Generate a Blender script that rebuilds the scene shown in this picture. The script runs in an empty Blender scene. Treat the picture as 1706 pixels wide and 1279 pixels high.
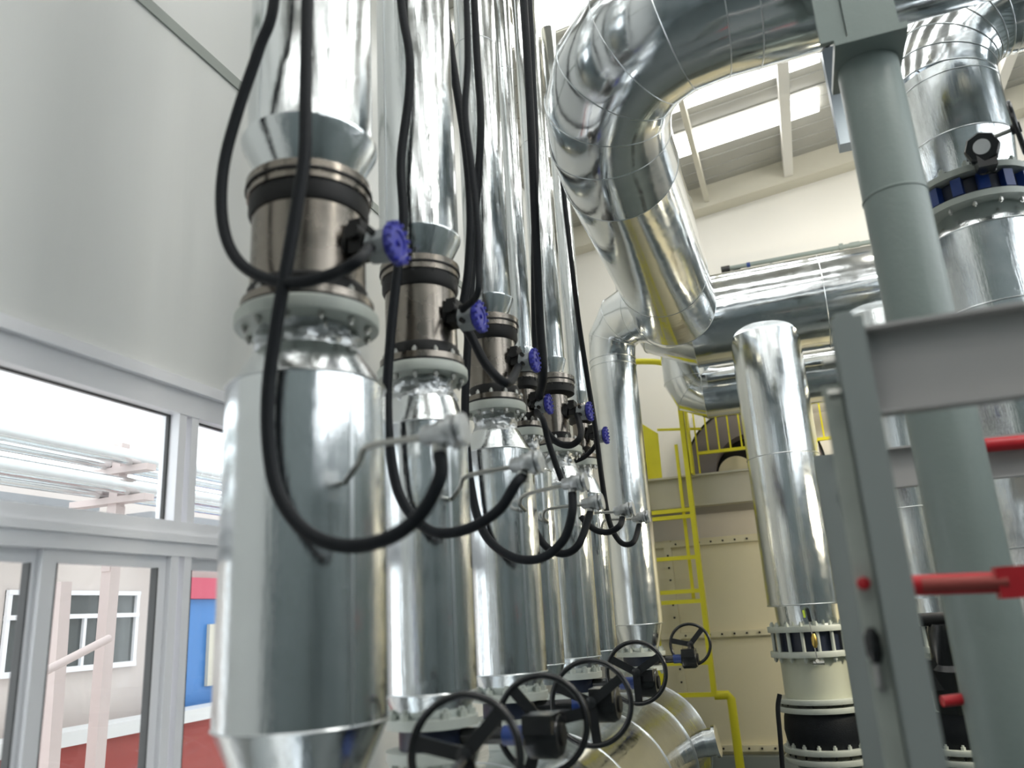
import bpy, math, random
from mathutils import Vector, Matrix, noise
random.seed(7)
PI = math.pi
S = bpy.context.scene
COL = S.collection

# ------------------------------------------------------------------ camera
F_PX, PITCH, ROLL, YAW = 1337.1, 0.28121, -0.059138, 0.32927
CAM = Vector((0, 0, 2.4))
fw0 = Vector((-math.sin(YAW), math.cos(YAW), 0)); r0 = Vector((math.cos(YAW), math.sin(YAW), 0)); u0 = Vector((0, 0, 1))
FW = fw0*math.cos(PITCH) + u0*math.sin(PITCH)
up_ = -fw0*math.sin(PITCH) + u0*math.cos(PITCH)
RT = r0*math.cos(ROLL) + up_*math.sin(ROLL)
UP = -r0*math.sin(ROLL) + up_*math.cos(ROLL)
cd = bpy.data.cameras.new('camera'); cam = bpy.data.objects.new('camera', cd); COL.objects.link(cam)
M3 = Matrix((RT, UP, -FW)).transposed()
cam.matrix_world = Matrix.Translation(CAM) @ M3.to_4x4()
cd.sensor_width = 36; cd.lens = F_PX/1706*36
cd.dof.use_dof = True; cd.dof.focus_distance = 6.5; cd.dof.aperture_fstop = 1.0
cd.clip_start = 0.05
S.camera = cam

# measured positions: a sight line of the camera cut with a plane of the room
def ray(x, y): return FW + RT*((x-853)/F_PX) - UP*((y-639.5)/F_PX)
def onX(x, y, X): v = ray(x, y); return CAM + v*((X-CAM.x)/v.x)
def onY(x, y, Y): v = ray(x, y); return CAM + v*((Y-CAM.y)/v.y)
def onZ(x, y, Z): v = ray(x, y); return CAM + v*((Z-CAM.z)/v.z)
def atd(x, y, d): return CAM + ray(x, y)*d

# ------------------------------------------------------------------ world and light
S.view_settings.view_transform = 'Standard'; S.view_settings.look = 'None'
S.view_settings.gamma = 1; S.view_settings.use_curve_mapping = False
S.view_settings.exposure = 0.0
w = bpy.data.worlds.new('overcast_sky'); S.world = w; w.use_nodes = True
bg = w.node_tree.nodes['Background']; bg.inputs[0].default_value = (0.93, 0.97, 1.0, 1); bg.inputs[1].default_value = 3.0
SKYLIGHT = 5.0

def area(name, loc, rot, sx, sy, power, col=(1, 1, 1)):
    l = bpy.data.lights.new(name, 'AREA'); l.shape = 'RECTANGLE'; l.size = sx; l.size_y = sy; l.energy = power; l.color = col
    o = bpy.data.objects.new(name, l); COL.objects.link(o); o.location = loc; o.rotation_euler = rot
    return o
area('high_bay_light', (3.5, 2.0, 8.0), (0, 0, 0), 3.0, 0.6, 120, (1, .98, .92))  # added fill under the roof on the camera side, no fixture there
area('high_bay_light', (2.2, 8.2, 7.6), (math.radians(35), 0, 0), 1.6, 0.4, 110, (1, .94, .82))  # added fill tilted towards the back wall, no fixture there
wl = area('work_light', (2.9, 8.0, 3.5), (0, 0, 0), .9, .6, 120, (1, .88, .66)); wl.rotation_euler = Vector((-3.0, 3.0, -.9)).to_track_quat('-Z', 'Y').to_euler()  # added warm fill, hidden behind the channel rail, to brighten the casing
# added fill lamps in the unseen right wall, brightening the left wall
for yy in (-3.0, 0.2, 3.4, 6.6):
    area('window_daylight', (6.62, yy, 6.4), (0, math.radians(90), 0), 2.6, 2.4, 55, (.95, .98, 1))

# ------------------------------------------------------------------ materials
def mat(name, col, rough=.5, metal=0., bump=0., bscale=(8, 8, 8), emis=None, var=0., vscale=4., spec=None, coat=0., rvar=0., bdist=.01, bdet=3):
    m = bpy.data.materials.new(name); m.use_nodes = True; nt = m.node_tree; b = nt.nodes['Principled BSDF']
    b.inputs['Base Color'].default_value = (*col, 1); b.inputs['Roughness'].default_value = rough; b.inputs['Metallic'].default_value = metal
    if spec is not None: b.inputs['Specular IOR Level'].default_value = spec
    if coat: b.inputs['Coat Weight'].default_value = coat
    tc = nt.nodes.new('ShaderNodeTexCoord')
    if bump:
        mp = nt.nodes.new('ShaderNodeMapping'); mp.inputs['Scale'].default_value = bscale
        nz = nt.nodes.new('ShaderNodeTexNoise'); nz.inputs['Scale'].default_value = 1; nz.inputs['Detail'].default_value = bdet; nz.inputs['Roughness'].default_value = .5 if bdet < 4 else .68
        bp = nt.nodes.new('ShaderNodeBump'); bp.inputs['Strength'].default_value = bump; bp.inputs['Distance'].default_value = bdist
        nt.links.new(tc.outputs['Object'], mp.inputs[0]); nt.links.new(mp.outputs[0], nz.inputs['Vector'])
        nt.links.new(nz.outputs[0], bp.inputs['Height']); nt.links.new(bp.outputs[0], b.inputs['Normal'])
    if var or rvar:
        n2 = nt.nodes.new('ShaderNodeTexNoise'); n2.inputs['Scale'].default_value = vscale; n2.inputs['Detail'].default_value = 5
        nt.links.new(tc.outputs['Object'], n2.inputs['Vector'])
        if var:
            mx = nt.nodes.new('ShaderNodeMix'); mx.data_type = 'RGBA'
            mx.inputs[6].default_value = (*[c*(1-var) for c in col], 1); mx.inputs[7].default_value = (*[min(1, c*(1+var)) for c in col], 1)
            nt.links.new(n2.outputs[0], mx.inputs[0]); nt.links.new(mx.outputs[2], b.inputs['Base Color'])
        if rvar:
            mr = nt.nodes.new('ShaderNodeMapRange'); mr.inputs[1].default_value = .3; mr.inputs[2].default_value = .7
            mr.inputs[3].default_value = rough-rvar; mr.inputs[4].default_value = rough+rvar
            nt.links.new(n2.outputs[0], mr.inputs[0]); nt.links.new(mr.outputs[0], b.inputs['Roughness'])
    if emis: b.inputs['Emission Color'].default_value = (*emis[0], 1); b.inputs['Emission Strength'].default_value = emis[1]
    return m
CLAD = mat('aluminium_cladding', (.74, .77, .78), .13, 1, bump=.34, bdet=6, bscale=(12, 12, .6), var=.05, rvar=.05, vscale=9, bdist=.012)
CLADH = mat('aluminium_cladding_crosswise', (.74, .77, .79), .14, 1, bump=.45, bscale=(2.2, 2.2, 5), var=.05, rvar=.05, vscale=9, bdist=.012)
SEAM = mat('rolled_seam_metal', (.62, .65, .66), .28, 1)
FOIL = mat('crumpled_foil_wrap', (.55, .57, .58), .42, 1, bump=1, bscale=(28, 28, 28), var=.2, vscale=30)
PALE = mat('pale_green_flange_paint', (.48, .515, .47), .42, 0, var=.12, vscale=14)
PALED = mat('grey_green_steel_paint', (.215, .26, .245), .38, 0, bump=.15, bscale=(30, 30, 30), var=.06, vscale=5)
GREY = mat('light_grey_steel_paint', (.275, .305, .295), .42, 0, var=.06, vscale=4)
BEAMG = mat('warm_grey_beam_paint', (.43, .42, .41), .45, 0, var=.06, vscale=5)
BROWN = mat('brown_tinted_stainless', (.25, .225, .195), .27, 1, var=.15, vscale=8, rvar=.06)
DARKST = mat('dark_gasket_steel', (.014, .014, .014), .5, .0, spec=.3)
BOLTM = mat('zinc_bolt_metal', (.5, .5, .47), .38, 1)
RUB = mat('black_rubber_hose', (.008, .010, .013), .55, 0, spec=.22, bump=.25, bscale=(90, 90, 90), var=.2, vscale=30)
BLK = mat('gloss_black_paint', (.012, .013, .014), .25, 0, spec=.6)
BLUE = mat('blue_plastic_knob', (.04, .045, .36), .4)
BLUEV = mat('blue_valve_paint', (.015, .045, .20), .35, 0, var=.3, vscale=12)
NAVY = mat('navy_valve_paint', (.008, .014, .035), .4)
PLAST = mat('light_grey_plastic', (.36, .385, .39), .4)
YEL = mat('yellow_safety_paint', (.90, .82, .035), .42, var=.08, vscale=6)
RED = mat('red_enamel_paint', (.55, .02, .03), .4)
REDD = mat('dark_red_painted_render', (.36, .07, .06), .7, var=.1)
WALLM = mat('white_wall_panel', (.76, .77, .75), .42, 0, bump=.25, bscale=(1, 5, .25), var=.015, vscale=1.2, bdist=.02)
CREAM = mat('cream_wall_paint', (.80, .78, .73), .6, 0, var=.03, vscale=1.5)
CREAMP = mat('cream_casing_paint', (.82, .76, .56), .4, 0, bump=.2, bscale=(2, 2, 2), var=.05, vscale=2, bdist=.005)
CREAMB = mat('cream_beam_paint', (.64, .61, .51), .5, 0, var=.06, vscale=3)
ROOFM = mat('roof_sheet_paint', (.42, .415, .38), .5, 0, var=.05)
FLOORM = mat('green_grey_epoxy_floor', (.09, .11, .11), .35, 0, var=.15, vscale=2)
DWALL = mat('blue_grey_wall_panel', (.30, .35, .37), .5, 0, var=.08, vscale=1)
DPOST = mat('dark_green_grey_post_paint', (.07, .10, .10), .5)
PVC = mat('white_pvc_frame', (.93, .93, .96), .35)
GASK = mat('dark_window_gasket', (.05, .05, .05), .5)
SKYM = mat('translucent_skylight_panel', (.9, .9, .9), .5, emis=((1, 1, .98), SKYLIGHT))
DUCTM = mat('grey_purple_fan_paint', (.20, .18, .20), .5)
FACADE = mat('pink_tile_facade', (.66, .48, .43), .7)
CONC = mat('pale_concrete', (.62, .60, .56), .8, var=.1)
BLUEC = mat('blue_cabinet_paint', (.06, .22, .55), .5)
DKGL = mat('dark_window_glass', (.10, .11, .11), .12)
PINKP = mat('pink_white_post_paint', (.66, .56, .54), .5)
TUBEM = mat('brushed_impulse_tube', (.45, .45, .42), .35, 1)
BRASS = mat('brass_padlock_metal', (.6, .42, .12), .35, 1)
GREENT = mat('lime_green_tag', (.45, .6, .05), .5)
WHITE = mat('white_plate_paint', (.75, .76, .76), .4)
# tile joints on the far facade
nt = FACADE.node_tree; bt = nt.nodes.new('ShaderNodeTexBrick'); bt.inputs['Scale'].default_value = 6
bt.inputs['Color1'].default_value = (.66, .55, .49, 1); bt.inputs['Color2'].default_value = (.62, .52, .47, 1); bt.inputs['Mortar'].default_value = (.72, .65, .61, 1)
tcf = nt.nodes.new('ShaderNodeTexCoord'); mpf = nt.nodes.new('ShaderNodeMapping'); mpf.inputs['Rotation'].default_value = (PI/2, 0, PI/2)
nt.links.new(tcf.outputs['Object'], mpf.inputs[0]); nt.links.new(mpf.outputs[0], bt.inputs['Vector']); nt.links.new(bt.outputs[0], nt.nodes['Principled BSDF'].inputs['Base Color'])
GLASS = bpy.data.materials.new('window_glass'); GLASS.use_nodes = True
nt = GLASS.node_tree; nt.nodes.remove(nt.nodes['Principled BSDF'])
tr = nt.nodes.new('ShaderNodeBsdfTransparent'); gl = nt.nodes.new('ShaderNodeBsdfGlossy'); fr = nt.nodes.new('ShaderNodeMath'); lw_ = nt.nodes.new('ShaderNodeLayerWeight'); lw_.inputs[0].default_value = .5; pw_ = nt.nodes.new('ShaderNodeMath'); pw_.operation = 'POWER'; pw_.inputs[1].default_value = 5; nt.links.new(lw_.outputs['Facing'], pw_.inputs[0]); fr.operation = 'MULTIPLY_ADD'; fr.inputs[1].default_value = .5; fr.inputs[2].default_value = .03; nt.links.new(pw_.outputs[0], fr.inputs[0]); mxs = nt.nodes.new('ShaderNodeMixShader')
tr.inputs[0].default_value = (.95, .96, .96, 1); gl.inputs['Roughness'].default_value = .02
nt.links.new(fr.outputs[0], mxs.inputs[0]); nt.links.new(tr.outputs[0], mxs.inputs[1]); nt.links.new(gl.outputs[0], mxs.inputs[2])
nt.links.new(mxs.outputs[0], nt.nodes['Material Output'].inputs[0])

# ------------------------------------------------------------------ mesh helpers
WL = {}   # object -> world location of its origin
def frame(d, ref=None):
    d = d.normalized(); ref = ref or (Vector((0, 0, 1)) if abs(d.z) < .9 else Vector((1, 0, 0)))
    a = d.cross(ref).normalized(); return a, a.cross(d).normalized()
class MB:
    def __init__(s): s.v = []; s.f = []
    def box(s, c, size, ax=None):
        c = Vector(c); ax = ax or (Vector((1, 0, 0)), Vector((0, 1, 0)), Vector((0, 0, 1))); n = len(s.v)
        for k in (-.5, .5):
            for j in (-.5, .5):
                for i in (-.5, .5): s.v.append(c + ax[0]*size[0]*i + ax[1]*size[1]*j + ax[2]*size[2]*k)
        for q in ((0, 2, 3, 1), (4, 5, 7, 6), (0, 1, 5, 4), (2, 6, 7, 3), (0, 4, 6, 2), (1, 3, 7, 5)): s.f.append(tuple(n+i for i in q))
        return s
    def bar(s, p, q, wd, ht, ref=None):      # box from p to q
        p = Vector(p); q = Vector(q); d = q-p; a, b = frame(d, ref)
        return s.box((p+q)/2, (wd, ht, d.length), (a, b, d.normalized()))
    def sweep(s, pts, rad, n=32, caps=True, closed=False, d0=None, d1=None):
        pts = [Vector(p) for p in pts]; k = len(pts)
        if not isinstance(rad, (list, tuple)): rad = [rad]*k
        a = None; base = len(s.v)
        for i in range(k):
            if closed: d = pts[(i+1) % k]-pts[i-1]
            else: d = pts[min(i+1, k-1)]-pts[max(i-1, 0)]
            if i == 0 and d0 is not None: d = Vector(d0)
            if i == k-1 and d1 is not None: d = Vector(d1)
            d.normalize()
            if a is None: a, b = frame(d)
            else: a = (a - d*a.dot(d)).normalized(); b = a.cross(d)
            b = a.cross(d).normalized()
            for j in range(n):
                t = 2*PI*j/n; s.v.append(pts[i] + (a*math.cos(t)+b*math.sin(t))*rad[i])
        for i in range(k if closed else k-1):
            i2 = (i+1) % k
            for j in range(n):
                j2 = (j+1) % n; s.f.append((base+i*n+j, base+i*n+j2, base+i2*n+j2, base+i2*n+j))
        if caps and not closed:
            s.f.append(tuple(base+j for j in range(n))[::-1]); s.f.append(tuple(base+(k-1)*n+j for j in range(n)))
        return s
    def rings(s, o, d, prof, n=48, caps=True):  # lathe about axis (o, d): prof = [(r, h)...]
        o = Vector(o); d = Vector(d).normalized(); a, b = frame(d); base = len(s.v); k = len(prof)
        for r, h in prof:
            for j in range(n):
                t = 2*PI*j/n; s.v.append(o + d*h + (a*math.cos(t)+b*math.sin(t))*r)
        for i in range(k-1):
            for j in range(n):
                j2 = (j+1) % n; s.f.append((base+i*n+j, base+i*n+j2, base+(i+1)*n+j2, base+(i+1)*n+j))
        if caps:
            s.f.append(tuple(base+j for j in range(n))[::-1]); s.f.append(tuple(base+(k-1)*n+j for j in range(n)))
        return s
    def cyl(s, p, q, r, n=24):
        p = Vector(p); q = Vector(q); return s.rings(p, q-p, [(r, 0), (r, (q-p).length)], n)
    def torus(s, c, nrm, R, r, n=48, m=10):
        a, b = frame(Vector(nrm)); c = Vector(c)
        return s.sweep([c+(a*math.cos(2*PI*i/n)+b*math.sin(2*PI*i/n))*R for i in range(n)], r, m, closed=True)
    def build(s, name, m, parent=None, loc=None, ang=35):
        o0 = WL.get(parent) if parent else (Vector(loc) if loc is not None else Vector((0, 0, 0)))
        me = bpy.data.meshes.new(name); me.from_pydata([tuple(v-o0) for v in s.v], [], s.f); me.materials.append(m); me.update()
        import bmesh
        b = bmesh.new(); b.from_mesh(me); bmesh.ops.recalc_face_normals(b, faces=b.faces); b.to_mesh(me); b.free()
        for p in me.polygons: p.use_smooth = True
        me.set_sharp_from_angle(angle=math.radians(ang))
        o = bpy.data.objects.new(name, me); COL.objects.link(o)
        if parent: o.parent = parent
        else: o.location = o0
        WL[o] = o0
        return o
def thing(name, label, cat, loc, group=None):
    o = bpy.data.objects.new(name, None); COL.objects.link(o); o.location = loc; WL[o] = Vector(loc); o.empty_display_size = .1
    return tag(o, label, cat, group)
def tag(o, label, cat, group=None):
    o['label'] = label; o['category'] = cat
    if group: o['group'] = group
    return o
def struct(mb, name, m, loc=None): o = mb.build(name, m, loc=loc); o['kind'] = 'structure'; return o
def smooth_path(pts, sub=10):
    pts = [Vector(p) for p in pts]; out = []
    P = [pts[0]*2-pts[1]] + pts + [pts[-1]*2-pts[-2]]
    for i in range(1, len(P)-2):
        for k in range(sub):
            t = k/sub; a, b, c, d = P[i-1], P[i], P[i+1], P[i+2]
            out.append(.5*((2*b)+(c-a)*t+(2*a-5*b+4*c-d)*t*t+(3*b-a-3*c+d)*t*t*t))
    out.append(pts[-1]); return out

# shared bolt mesh: a threaded stud with hexagonal nut
def bolt_mesh(name, r, h, m):
    mb = MB(); mb.rings((0, 0, -h*.5), (0, 0, 1), [(r, 0), (r, h)], 6); mb.rings((0, 0, -h*.95), (0, 0, 1), [(r*.5, 0), (r*.5, h*1.9)], 8)
    o = mb.build(name, m); me = o.data; bpy.data.objects.remove(o); return me
BOLT = bolt_mesh('hex_bolt', .013, .02, BOLTM)
BOLTD = bolt_mesh('dark_hex_bolt', .012, .02, DARKST)
BOLTP = bolt_mesh('painted_hex_bolt', .022, .034, PALE)
BOLTS = bolt_mesh('panel_bolt', .014, .014, DARKST)
def bolts(parent, c, R, count, me, name='bolt', ph=0., axis=(0, 0, 1), only=None):
    c = Vector(c); a, b = frame(Vector(axis)); q = Vector((0, 0, 1)).rotation_difference(Vector(axis))
    for i in range(count):
        t = 2*PI*(i+.5)/count+ph; p = c+(a*math.cos(t)+b*math.sin(t))*R
        if only and not only(p): continue
        o = bpy.data.objects.new(name, me); COL.objects.link(o); o.parent = parent; o.location = p-WL[parent]; o.rotation_euler = q.to_euler()
def facing(c, lim=.25):                     # only bolts on the side towards the room can be seen
    c = Vector(c); d = Vector((CAM.x-c.x, CAM.y-c.y, 0)).normalized()
    return lambda p: Vector((p.x-c.x, p.y-c.y, 0)).normalized().dot(d) > -lim

# ------------------------------------------------------------------ the room
XL, XR, YB, YF = -3.1, 6.5, 12.0, -5.0
WT, WB = 3.73, 0.95                          # window head and sill
YW0, YW1 = 1.95, 5.25
def bx(x0, x1, y0, y1, z0, z1, mb=None):
    mb = mb or MB(); return mb.box(((x0+x1)/2, (y0+y1)/2, (z0+z1)/2), (x1-x0, y1-y0, z1-z0))
mb = bx(XL-.22, XL, YF, YB, WT, 8.6); bx(XL-.22, XL, YF, YB, 0, WB, mb); bx(XL-.22, XL, YF, YW0, WB, WT, mb); bx(XL-.22, XL, YW1, YB, WB, WT, mb)
struct(mb, 'wall_left', WALLM)
struct(bx(XL, XR, YB, YB+.2, 0, 9.7), 'wall_back', CREAM)
mb = bx(XR, XR+.2, YF, YB, 0, 5.1); bx(XR, XR+.2, YF, YB, 7.7, 9.7, mb); ya_ = YF
for yy in (-3.0, .2, 3.4, 6.6): bx(XR, XR+.2, ya_, yy-1.2, 5.1, 7.7, mb); ya_ = yy+1.2  # openings made for the added fill lamps
bx(XR, XR+.2, ya_, YB, 5.1, 7.7, mb); struct(mb, 'wall_right', DWALL)
struct(bx(XL, XR, YF-.2, YF, 0, 9.7), 'wall_front', DWALL)
tn = 1
for yy in (-4.6, -3.4, -2.6, -1.4, -.2, .6, 1.8, 3.0, 3.8, 5.0, 6.2, 7.0, 8.2, 9.4, 10.6):   # unseen dark posts added on the right wall to streak the cladding reflections
    struct(bx(XR-.18, XR-.01, yy-.11, yy+.11, 0, 9.0), 'trim_%d' % tn, DPOST); tn += 1
for xx in (-2.4, -1.5, -.3, .7, 1.5, 2.7, 3.6, 4.5, 5.5):  # same added reflection posts on the unseen front wall
    struct(bx(xx-.11, xx+.11, YF+.01, YF+.18, 0, 8.0), 'trim_%d' % tn, DPOST); tn += 1
struct(bx(XL, XR, YF, YB, -.1, 0), 'floor', FLOORM)
def rz(X): return 8.66+.11*(X+.7)
rx = Vector((1, 0, .11)).normalized(); rn = Vector((-.11, 0, 1)).normalized()
def slab(xa, xb, ya, yb, off, th, mb=None):
    mb = mb or MB(); p = Vector(((xa+xb)/2, (ya+yb)/2, rz((xa+xb)/2)))+rn*off
    return mb.box(p, ((xb-xa)*1.006, yb-ya, th), (rx, Vector((0, 1, 0)), rn))
mb = slab(XL-.3, XR+.3, YF-.2, YB+.2, .08, .1)
y = YF
while y < YB:
    slab(XL, XR, y, y+.05, .024, .016, mb); y += .30
struct(mb, 'ceiling', ROOFM)
n = 1
ys = [8.55, 9.45]
sk = [(8.93, 9.44), (10.06, 10.56), (6.6, 7.2), (4.6, 5.2), (2.6, 3.2), (.6, 1.2), (-1.4, -.8), (-3.4, -2.8)]
# translucent strips let daylight through the roof
wn = 3
for (ya, yb) in sk:
    for (xa, xb) in ((-2.7, 1.08), (1.75, 5.9)):
        struct(slab(xa, xb, ya, yb, -.02, .03), 'window_%d' % wn, SKYM); wn += 1
# rafters and eave beam
for X in (-2.0, -.62, .62, 1.9, 3.4, 4.9):
    p = Vector((X, 0, rz(X)-.16)); struct(MB().box((X, (YF+YB)/2, rz(X)-.15), (.13 if X > 0 else .07, YB-YF, .22)), 'trim_%d' % tn, CREAMB if X < 0 else CREAM); tn += 1
ez = onY(1300, 321, 12.0); eh = rz(ez.x)+.03-ez.z; xm = (XL+XR)/2; mb = MB(); mb.box(Vector((xm, 11.85, ez.z+eh/2+.11*(xm-ez.x))), (XR-XL, .30, eh), (rx, Vector((0, 1, 0)), rn)); struct(mb, 'trim_%d' % tn, CREAMB); tn += 1
# wall panel joint on the left wall: a recess strip and a ledge
struct(bx(XL, XL+.012, YF, YB, 5.87, 5.95), 'trim_%d' % tn, mat('grey_green_joint_strip', (.33, .36, .33), .5)); tn += 1

# ------------------------------------------------------------------ windows in the left wall
def window(no, y0, y1, sash):
    f = MB(); x0, x1 = XL-.10, XL+.03; T = .075
    for (ya, yb, za, zb) in ((y0, y1, WT-.17, WT), (y0, y1, 2.80, 2.98), (y0, y1, WB, WB+.1), (y0+.02, y0+T, WB+.002, WT-.002), (y1-T, y1-.02, WB+.002, WT-.002)): bx(x0+(.004 if yb-ya < .2 else 0), x1-(.004 if yb-ya < .2 else 0), ya, yb, za, zb, f)
    bx(XL-.02, XL+.07, y0, y1, WT-.04, WT+.02, f)                      # drip bead over the head
    bx(x0+.02, x1+.02, y0, y1, 2.87, 2.91, f)
    fr = struct(f, 'window_%d' % no, PVC)
    g = MB(); bx(XL-.05, XL-.042, y0+T, y1-T, 2.98, WT-.17, g); o = g.build('window_pane', GLASS, fr)
    gk = MB()
    for (ya, yb, za, zb) in ((y0+T, y1-T, WT-.178, WT-.17), (y0+T, y1-T, 2.98, 2.988), (y1-T-.012, y1-T, 2.98, WT-.17), (y0+T, y0+T+.012, 2.98, WT-.17)): bx(XL-.056, XL-.036, ya, yb, za, zb, gk)
    gk.build('gasket', GASK, fr)
    ym = sash
    for k, (ya, yb) in enumerate(((y0+T, ym), (ym-.03, y1-T))):
        xo = XL-.03+.035*k-.045
        s = MB()
        for (a, b, c, d) in ((ya, yb, 2.74, 2.80), (ya, yb, WB+.1, WB+.17), (ya, ya+.075, WB+.17, 2.74), (yb-.055, yb, WB+.17, 2.74)): bx(xo, xo+.035, a, b, c, d, s)
        so = s.build('sliding_sash', PVC, fr)
        g = MB(); bx(xo+.014, xo+.02, ya+.075, yb-.055, WB+.17, 2.74, g); g.build('window_pane', GLASS, so)
        gk = MB(); bx(xo-.005, xo+.038, yb-.063, yb-.055, WB+.17, 2.74, gk); bx(xo-.005, xo+.038, ya+.075, ya+.08, WB+.17, 2.74, gk); gk.build('gasket', GASK, so)
window(1, 1.95, 3.47, 2.69)
window(2, 3.47, 5.25, 4.35)

# ------------------------------------------------------------------ outside the window
gr = tag(bx(-14, XL-.3, -2, 22, -.1, 0).build('yard_ground', CONC), 'pale concrete yard outside the white windows', 'ground'); gr['kind'] = 'structure'
b = thing('tiled_building', 'pink tiled building with a white framed window beyond the yard', 'building', (-8.5, 7.5, 0))
bx(-9, -8, 2, 16, 0, 4.15).build('wall', FACADE, b)
wy0, wy1, wz0, wz1 = 6.45, 8.28, 2.08, 2.97
f = MB()
for (a, c, d, e) in ((wy0, wy1, wz1-.05, wz1), (wy0, wy1, wz0, wz0+.06), (wy0, wy0+.05, wz0, wz1), (wy1-.05, wy1, wz0, wz1), (wy0, wy1, 2.66, 2.71), (7.15, 7.2, wz0, wz1), (7.7, 7.75, wz0, wz1), (7.45, 7.49, wz0, 2.68)): bx(-8.03, -7.94-(.01 if c-a < .1 else 0), a+(.002 if c-a < .1 else 0), c, d, e, f)
wf = f.build('window_frame', PVC, b); g = MB(); bx(-8.02, -7.99, wy0, wy1, wz0, wz1, g); g.build('window_pane', DKGL, wf)
bx(-8.35, -7.6, 2, 7.2, 3.62, 3.92).build('eaves_louver', mat('grey_louver', (.30, .31, .33), .6), b)
bx(-8.35, -7.6, 8.0, 16, 3.62, 3.92).build('eaves_louver', bpy.data.materials['grey_louver'], b)
lw = thing('low_boundary_wall', 'low dark red wall with a white coping below the tiled building', 'wall', (-7.4, 8, 0))
bx(-7.5, -7.3, 3, 15, 0, 1.4).build('wall', REDD, lw); bx(-7.6, -7.2, 3, 15, 1.4, 1.54).build('coping', WHITE, lw)
cab = thing('blue_cabinet', 'blue cabinet with a pink top and a framed notice, seen past the mullion', 'cabinet', (-7.9, 10.2, 0))
bx(-7.99, -7.75, 8.9, 12.5, 0, 2.86).build('body', BLUEC, cab); bx(-7.99, -7.70, 8.9, 12.5, 2.865, 3.14).build('canopy', mat('pink_canopy', (.62, .10, .16), .6), cab)
bx(-7.75, -7.70, 9.3, 9.55, 1.74, 2.53).build('notice_board', CREAMB, cab)
def on_out(px, py, X=-6.0): return onX(px, py, X)
pr = thing('pipe_rack', 'pink white steel rack posts carrying silver pipes across the yard', 'pipe rack', (-6.0, 6, 0))
for (px, py, qx, qy) in ((106, 940, 92, 1210), (186, 940, 160, 1205)):
    p = on_out(px, py); q = on_out(qx, qy); MB().bar((-6, q.y+.02, 0), (-6, p.y, 3.6 if px > 150 else 2.9), .11, .11).build('post', PINKP, pr)
p = on_out(190, 860); q = on_out(200, 735)
MB().bar((-6, p.y, 3.0), (-6, p.y+.03, 4.2), .10, .10).build('post', PINKP, pr)
for (zz, xx) in ((3.30, -.1), (3.62, -.1), (3.9, -.1)): bx(-6.5, -5.6, p.y-.06, p.y+.06, zz, zz+.06).build('bracket', PINKP, pr)
for (x_, z_, r_) in ((-5.8, 4.03, .075), (-6.1, 4.0, .05), (-5.8, 3.76, .08), (-6.15, 3.74, .06), (-5.75, 3.42, .06), (-6.2, 3.42, .05)):
    o = MB().cyl((x_, -1, z_), (x_, 16, z_), r_, 20).build('silver_pipe', CLAD)
    tag(o, {4.03: 'thick silver pipe on the top bracket outside, nearest the window', 4.0: 'thin silver pipe on the top bracket outside, further from the window', 3.76: 'thick silver pipe on the middle bracket outside, nearest the window', 3.74: 'silver pipe on the middle bracket outside, behind the thicker one'}.get(z_, 'silver pipe on the lowest bracket outside, %s' % ('near the window' if x_ > -6 else 'behind its twin')), 'pipe', 'silver pipes on the outdoor rack')
p = on_out(75, 1118, -5.6); q = on_out(182, 1063, -5.6)
tag(MB().cyl(p, q, .033, 16).build('stay_pole', PINKP), 'slanting pink white pole in front of the building window outside', 'pole')

# ------------------------------------------------------------------ insulated riser pipes with valves
RX = -1.7
def sc(pts, m): return [(r*m, z) for r, z in pts]
def seam(mb, c, r, z, t=.004): mb.torus((c[0], c[1], z), (0, 0, 1), r, t, 48, 6)
def lower_pipe(Y, r, rn_, label, top=3.37, bot=2.09, cone=.12):
    t = thing('insulated_riser_pipe', label, 'pipe', (RX, Y, bot-.15), 'silver lower riser pipes on the header')
    c = (RX, Y, 0)
    mb = MB(); mb.rings((RX, Y, 0), (0, 0, 1), [(r, bot), (r, top)], 72)
    cl = mb.build('cladding', CLAD, t)
    for zz_ in (top, bot): mb = MB(); seam(mb, c, r, zz_, .005); mb.build('lap_seam', SEAM, cl)
    mb = MB()
    d = Vector((CAM.x-RX, CAM.y-Y, 0)).normalized(); a = math.atan2(d.y, d.x)+.55
    v = Vector((math.cos(a), math.sin(a), 0))*(r+.001); mb.bar((RX+v.x, Y+v.y, bot), (RX+v.x, Y+v.y, top), .016, .004, ref=v)
    mb.build('seam', SEAM, cl)
    MB().rings((RX, Y, 0), (0, 0, 1), [(r*1.0, top-.004), (rn_*1.12, top+.14)], 64).build('shoulder_cone', CLAD, t)
    pts = [(rn_*(1.10-.16*i/16), top+.125+i/16*.14) for i in range(17)]
    nk = MB().rings((RX, Y, 0), (0, 0, 1), pts, 64)
    for v in nk.v:
        d_ = Vector((v.x-RX, v.y-Y, 0)); k_ = 1+.16*noise.noise(v*22)+.06*noise.noise(v*60); v.x = RX+d_.x*k_; v.y = Y+d_.y*k_
    nk.build('foil_wrapped_neck', FOIL, t)
    MB().rings((RX, Y, 0), (0, 0, 1), [(r*(.74 if cone < .2 else .60), bot-cone), (r*1.0, bot+.004)], 64).build('bottom_cone', CLAD, t)
    return t
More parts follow.
